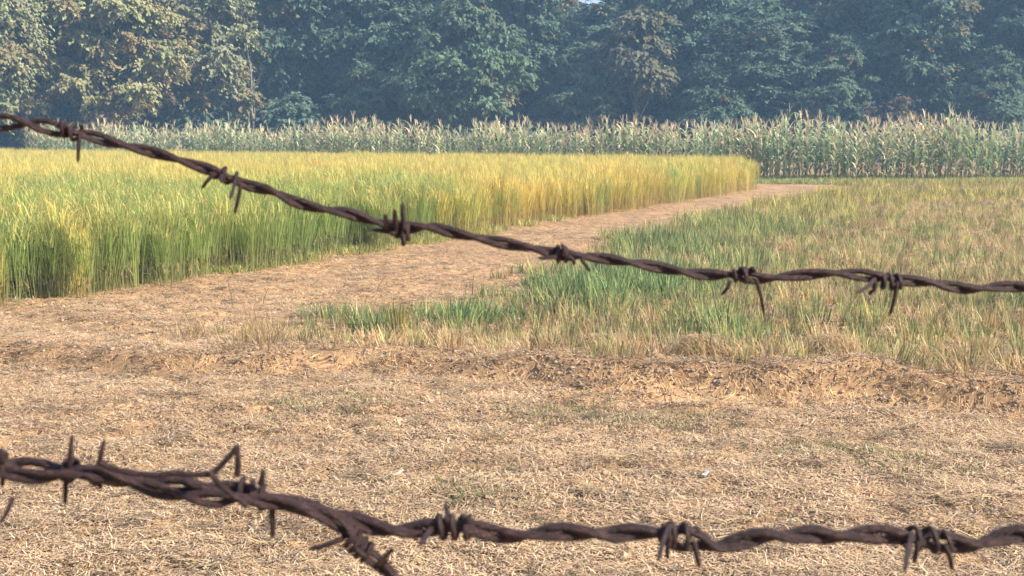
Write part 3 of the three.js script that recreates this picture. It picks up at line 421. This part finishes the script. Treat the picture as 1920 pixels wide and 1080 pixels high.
const UPPER_BARBS = [{from: [-0.2498, 1.9029, -0.6], to: [-0.2405, 1.9, -0.6], turns: 2, size: 1, tips: [[[-0.2388, 1.9006, -0.596], [-0.241, 1.8836, -0.596]], [[-0.2452, 1.9029, -0.596], [-0.2529, 1.9078, -0.611]]]}, {from: [-0.1665, 1.8793, -0.6], to: [-0.1536, 1.8734, -0.6], turns: 2, size: 1, tips: [[[-0.1648, 1.8783, -0.596], [-0.1729, 1.8694, -0.596]], [[-0.1614, 1.8765, -0.596], [-0.1582, 1.8734, -0.586]], [[-0.1543, 1.8736, -0.596], [-0.1495, 1.8653, -0.566]], [[-0.1508, 1.8721, -0.596], [-0.155, 1.8549, -0.596]]]}, {from: [-0.0668, 1.847, -0.6], to: [-0.0578, 1.8446, -0.6], turns: 3, size: 1.25, tips: [[[-0.0606, 1.8468, -0.596], [-0.061, 1.8623, -0.596]], [[-0.0651, 1.8474, -0.596], [-0.0633, 1.8595, -0.576]], [[-0.0705, 1.8486, -0.596], [-0.0674, 1.8574, -0.566]], [[-0.0657, 1.845, -0.596], [-0.0786, 1.8474, -0.592]], [[-0.0607, 1.8438, -0.596], [-0.0608, 1.8372, -0.596]]]}, {from: [0.0247, 1.8331, -0.6], to: [0.0326, 1.8313, -0.6], turns: 2, size: 1, tips: [[[0.0282, 1.8318, -0.596], [0.0278, 1.839, -0.596]], [[0.0318, 1.8318, -0.596], [0.0351, 1.8266, -0.596]], [[0.039, 1.8299, -0.596], [0.0439, 1.823, -0.596]], [[0.0246, 1.8312, -0.596], [0.0143, 1.8312, -0.59]]]}, {from: [0.1247, 1.8209, -0.6], to: [0.1368, 1.8197, -0.6], turns: 2, size: 1, tips: [[[0.1233, 1.8178, -0.596], [0.1182, 1.8093, -0.596]], [[0.1374, 1.819, -0.596], [0.1429, 1.7983, -0.596]], [[0.1307, 1.8221, -0.596], [0.1337, 1.8245, -0.606]]]}, {from: [0.2059, 1.8179, -0.6], to: [0.2199, 1.8161, -0.6], turns: 3, size: 1.1, tips: [[[0.2045, 1.8184, -0.596], [0.1849, 1.815, -0.566]], [[0.2058, 1.8166, -0.596], [0.2013, 1.8096, -0.596]], [[0.2175, 1.8172, -0.596], [0.214, 1.7971, -0.596]]]}];
const LOWER_BARBS = [{from: [-0.2104, 1.7671, -0.42], to: [-0.207, 1.7662, -0.42], turns: 2, size: 1, tips: [[[-0.2058, 1.7683, -0.416], [-0.2058, 1.775, -0.416]], [[-0.2059, 1.7674, -0.416], [-0.2065, 1.758, -0.416]], [[-0.2025, 1.7535, -0.416], [-0.2034, 1.7465, -0.406]]]}, {from: [-0.1823, 1.7644, -0.42], to: [-0.1785, 1.7635, -0.42], turns: 2, size: 1, tips: [[[-0.1788, 1.7665, -0.416], [-0.1767, 1.7803, -0.416]], [[-0.18, 1.7643, -0.416], [-0.1815, 1.7504, -0.416]]]}, {from: [-0.1697, 1.7635, -0.42], to: [-0.1668, 1.7621, -0.42], turns: 1.5, size: 1, tips: [[[-0.167, 1.7661, -0.416], [-0.1639, 1.7785, -0.416]], [[-0.1667, 1.763, -0.416], [-0.1668, 1.7571, -0.416]]]}, {from: [-0.1134, 1.7564, -0.42], to: [-0.1005, 1.7521, -0.42], turns: 3, size: 1.2, tips: [[[-0.1111, 1.763, -0.416], [-0.1106, 1.7763, -0.416]], [[-0.1019, 1.7594, -0.416], [-0.1006, 1.7661, -0.416]], [[-0.0975, 1.7499, -0.416], [-0.0977, 1.7363, -0.416]]]}, {from: [-0.0307, 1.7405, -0.42], to: [-0.0164, 1.7398, -0.42], turns: 3, size: 1.2, tips: [[[-0.0265, 1.7436, -0.416], [-0.0286, 1.7441, -0.436]], [[-0.0182, 1.7432, -0.416], [-0.0165, 1.7468, -0.416]], [[-0.033, 1.7404, -0.416], [-0.0348, 1.7452, -0.386]]]}, {from: [0.0606, 1.7384, -0.42], to: [0.076, 1.7343, -0.42], turns: 3, size: 1.1, tips: [[[0.0643, 1.742, -0.416], [0.0569, 1.7346, -0.396]], [[0.0648, 1.7375, -0.416], [0.0637, 1.7272, -0.416]], [[0.0744, 1.735, -0.416], [0.0769, 1.724, -0.416]]]}, {from: [0.1612, 1.7361, -0.42], to: [0.1798, 1.7329, -0.42], turns: 3, size: 1.1, tips: [[[0.1631, 1.7386, -0.416], [0.1532, 1.7303, -0.396]], [[0.1659, 1.7352, -0.416], [0.1646, 1.7258, -0.416]], [[0.1768, 1.7336, -0.416], [0.1803, 1.7226, -0.416]]]}];
const LOOSE_BARBS = [{from: [-0.0671, 1.7394, -0.414], to: [-0.0586, 1.7308, -0.414], turns: 4, size: 1.2, tips: [[[-0.0682, 1.7387, -0.41], [-0.082, 1.7342, -0.41]], [[-0.0534, 1.7283, -0.41], [-0.0442, 1.7468, -0.38]], [[-0.0627, 1.7342, -0.41], [-0.0581, 1.7306, -0.41]]]}];
function centreline(path, before, after, step = 0.0022) { // resampled curve that also carries how far the two strands lie apart
  const P = [...before, ...path, ...after], c = new THREE.CatmullRomCurve3(P.map((p) => new THREE.Vector3(p[0], p[1], p[2])), false, 'centripetal'), L = c.getLength(), n = Math.round(L / step), out = [];
  for (let k = 0; k <= n; k++) { const t = k / n, f = t * (P.length - 1), i = Math.min(P.length - 2, Math.floor(f)); out.push({ p: c.getPoint(t), sep: lerp(P[i][3] ?? 1, P[i + 1][3] ?? 1, f - i) }); }
  let run = 0; out.forEach((o, k) => { if (k) run += o.p.distanceTo(out[k - 1].p); o.s = run; o.t = out[Math.min(n, k + 1)].p.clone().sub(out[Math.max(0, k - 1)].p).normalize(); });
  return out;
}
const UP = new THREE.Vector3(0, 1, 0);
function strand(line, r, gap, pitch, phase, seed) {
  const pts = line.map((o) => { const side = UP.clone().cross(o.t).normalize(), up = o.t.clone().cross(side), a = o.s / pitch * Math.PI * 2 + phase + 0.5 * noise2(o.s * 9, seed), d = gap * o.sep * (1 + 0.12 * noise2(o.s * 30, seed + 3)); return o.p.clone().addScaledVector(up, Math.sin(a) * d).addScaledVector(side, Math.cos(a) * d * 0.9 / Math.sqrt(o.sep)); });
  const S = new Shape3(); S.tube(pts, (f, k) => r * (1 + 0.09 * noise2(line[k].s * 55, seed + 7) + 0.08 * noise2(line[k].s * 200, seed + 9)), 12, [1, 1, 1]); return S.geometry();
}
function barb(b, r, around, seed) { // a short wire wound round the strands, its cut ends sticking out
  const S = new Shape3(), A = new THREE.Vector3(...b.from), B = new THREE.Vector3(...b.to), T = B.clone().sub(A).normalize(), side = UP.clone().cross(T).normalize(), up = T.clone().cross(side), n = Math.round(26 * b.turns), pts = [];
  for (let k = 0; k <= n; k++) { const f = k / n, a = f * b.turns * Math.PI * 2 + seed * 1.7, d = around * (1.05 + 0.18 * noise2(f * 4, seed)); pts.push(A.clone().lerp(B, f + 0.03 * noise2(f * 6, seed + 2)).addScaledVector(up, Math.sin(a) * d).addScaledVector(side, Math.cos(a) * d)); }
  S.tube(pts, r * b.size, 8, [1, 1, 1]);
  for (const [p, q] of b.tips) { const P = new THREE.Vector3(...p), Q = new THREE.Vector3(...q), m = P.clone().lerp(Q, 0.5).add(new THREE.Vector3(0.0012 * noise2(seed, p[0] * 50), 0, 0.001)), c = new THREE.CatmullRomCurve3([P, m, Q]); S.tube(c.getPoints(8), (f) => r * b.size * (f > 0.99 ? 0.12 : 1.02 - 0.3 * f * f), 8, [1, 1, 1]); }
  return S.geometry();
}
{
  const ub = [[-1.42, 2.03, -0.6, 1], [-1.1, 1.99, -0.6, 1], [-0.8, 1.955, -0.6, 1], [-0.5, 1.924, -0.6, 1], [-0.36, 1.913, -0.6, 1.3]], ua = [[0.36, 1.814, -0.6, 1], [0.6, 1.816, -0.6, 1], [0.9, 1.826, -0.6, 1], [1.42, 1.85, -0.6, 1]];
  const lb = [[-1.42, 1.84, -0.6, 1], [-0.9, 1.805, -0.53, 1], [-0.5, 1.78, -0.455, 1], [-0.3, 1.772, -0.425, 1.2]], la = [[0.28, 1.737, -0.42, 1], [0.5, 1.735, -0.44, 1], [0.9, 1.742, -0.52, 1], [1.42, 1.76, -0.6, 1]];
  const U = centreline(UPPER_PATH, ub, ua), W = centreline(LOWER_PATH, lb, la), K = centreline(LOOSE_PATH, [[-0.214, 1.765, -0.417, 1]], []);
  const more = (line, sign) => { // the same barbs carried on along the wire beyond the picture
    const out = []; let next = 0.06; for (const o of line) if (o.s > next && Math.abs(o.p.x) > -o.p.z * 0.56 && Math.abs(o.p.x) < 1.38) {
      next = o.s + 0.09; const a = o.p.clone().addScaledVector(o.t, -0.007), b = o.p.clone().addScaledVector(o.t, 0.007), d = 0.018 + 0.006 * noise2(o.s * 40, sign);
      out.push({ from: a.toArray(), to: b.toArray(), turns: 2, size: 1, tips: [[a.toArray(), [a.x - 0.006, a.y + sign * d, a.z + 0.006 * noise2(o.s * 20, 1)]], [b.toArray(), [b.x + 0.005, b.y - sign * d, b.z + 0.01 * noise2(o.s * 20, 2)]]] });
    }
    return out;
  };
  UPPER_BARBS.push(...more(U, 1)); LOWER_BARBS.push(...more(W, -1));
  const upper = base('barbed_wire'); mesh('strand', strand(U, 0.00175, 0.00175, 0.058, 0.4, 1), M.rust, upper); mesh('strand', strand(U, 0.00175, 0.00175, 0.058, 0.4 + Math.PI, 2), M.rust, upper);
  UPPER_BARBS.forEach((b, k) => mesh('barb', barb(b, 0.00115, 0.0038, k + 1), M.rust, upper)); tag(upper, 'thinner rusty barbed wire sagging across the rice, upper of two', 'barbed wire', 'strands of the wire fence');
  const lower = base('barbed_wire'); mesh('strand', strand(W, 0.002, 0.002, 0.054, 1.1, 3), M.rust, lower); mesh('strand', strand(W, 0.002, 0.002, 0.054, 1.1 + Math.PI, 4), M.rust, lower);
  LOWER_BARBS.forEach((b, k) => mesh('barb', barb(b, 0.00105, 0.0042, k + 11), M.rust, lower)); tag(lower, 'thick twisted rusty barbed wire across the straw, lower of two', 'barbed wire', 'strands of the wire fence');
  const loose = base('broken_barbed_wire'); mesh('strand', strand(K, 0.0016, 0.0017, 0.05, 2, 5), M.rust, loose); mesh('strand', strand(K, 0.0016, 0.0017, 0.05, 2 + Math.PI, 6), M.rust, loose);
  LOOSE_BARBS.forEach((b, k) => mesh('barb', barb(b, 0.00105, 0.0036, k + 21), M.rust, loose)); tag(loose, 'broken end of barbed wire twisted onto the lower wire and hanging off it', 'barbed wire');
  const tie = base('tie_wire'), S = new Shape3(); TIE_PATHS.forEach((p) => S.tube(new THREE.CatmullRomCurve3(p.map((q) => new THREE.Vector3(q[0], q[1], q[2]))).getPoints(80), (f, k) => 0.0012 * (1 + 0.1 * noise2(k * 0.3, p.length)), 8, [1, 1, 1])); mesh('wire', S.geometry(), M.rust, tie); tag(tie, 'thin tie wire wrapped round the lower barbed wire at left', 'wire');
  for (const [x, lean, label] of [[-1.46, 0.02, 'weathered wooden post holding the wires beyond the left edge'], [1.46, -0.015, 'weathered wooden post holding the wires beyond the right edge']]) {
    const P = new Shape3(), pts = []; for (let k = 0; k <= 24; k++) { const f = k / 24; pts.push([lean * f + 0.012 * noise2(f * 3, x), -0.3 + f * 2.5, -0.012 + 0.012 * noise2(f * 3 + 5, x)]); }
    P.tube(pts, (f) => 0.052 * (1 - 0.12 * f) * (1 + 0.08 * noise2(f * 7, x + 2)), 14, [0.19, 0.15, 0.12]);
    const o = base('fence_post', x, 0, -0.655); mesh('post', P.geometry(), M.bark, o); for (const y of x < 0 ? [2.03, 1.84] : [1.85, 1.76]) { const s = new Shape3(); s.tube([[0.03, y - 0.01, 0.02], [0.03, y - 0.01, 0.066], [0.03, y + 0.012, 0.066], [0.03, y + 0.012, 0.02]], 0.002, 6, [1, 1, 1]); mesh('staple', s.geometry(), M.rust, o); } tag(o, label, 'fence post', 'posts of the wire fence');
  }
}
renderer.render(scene, camera);
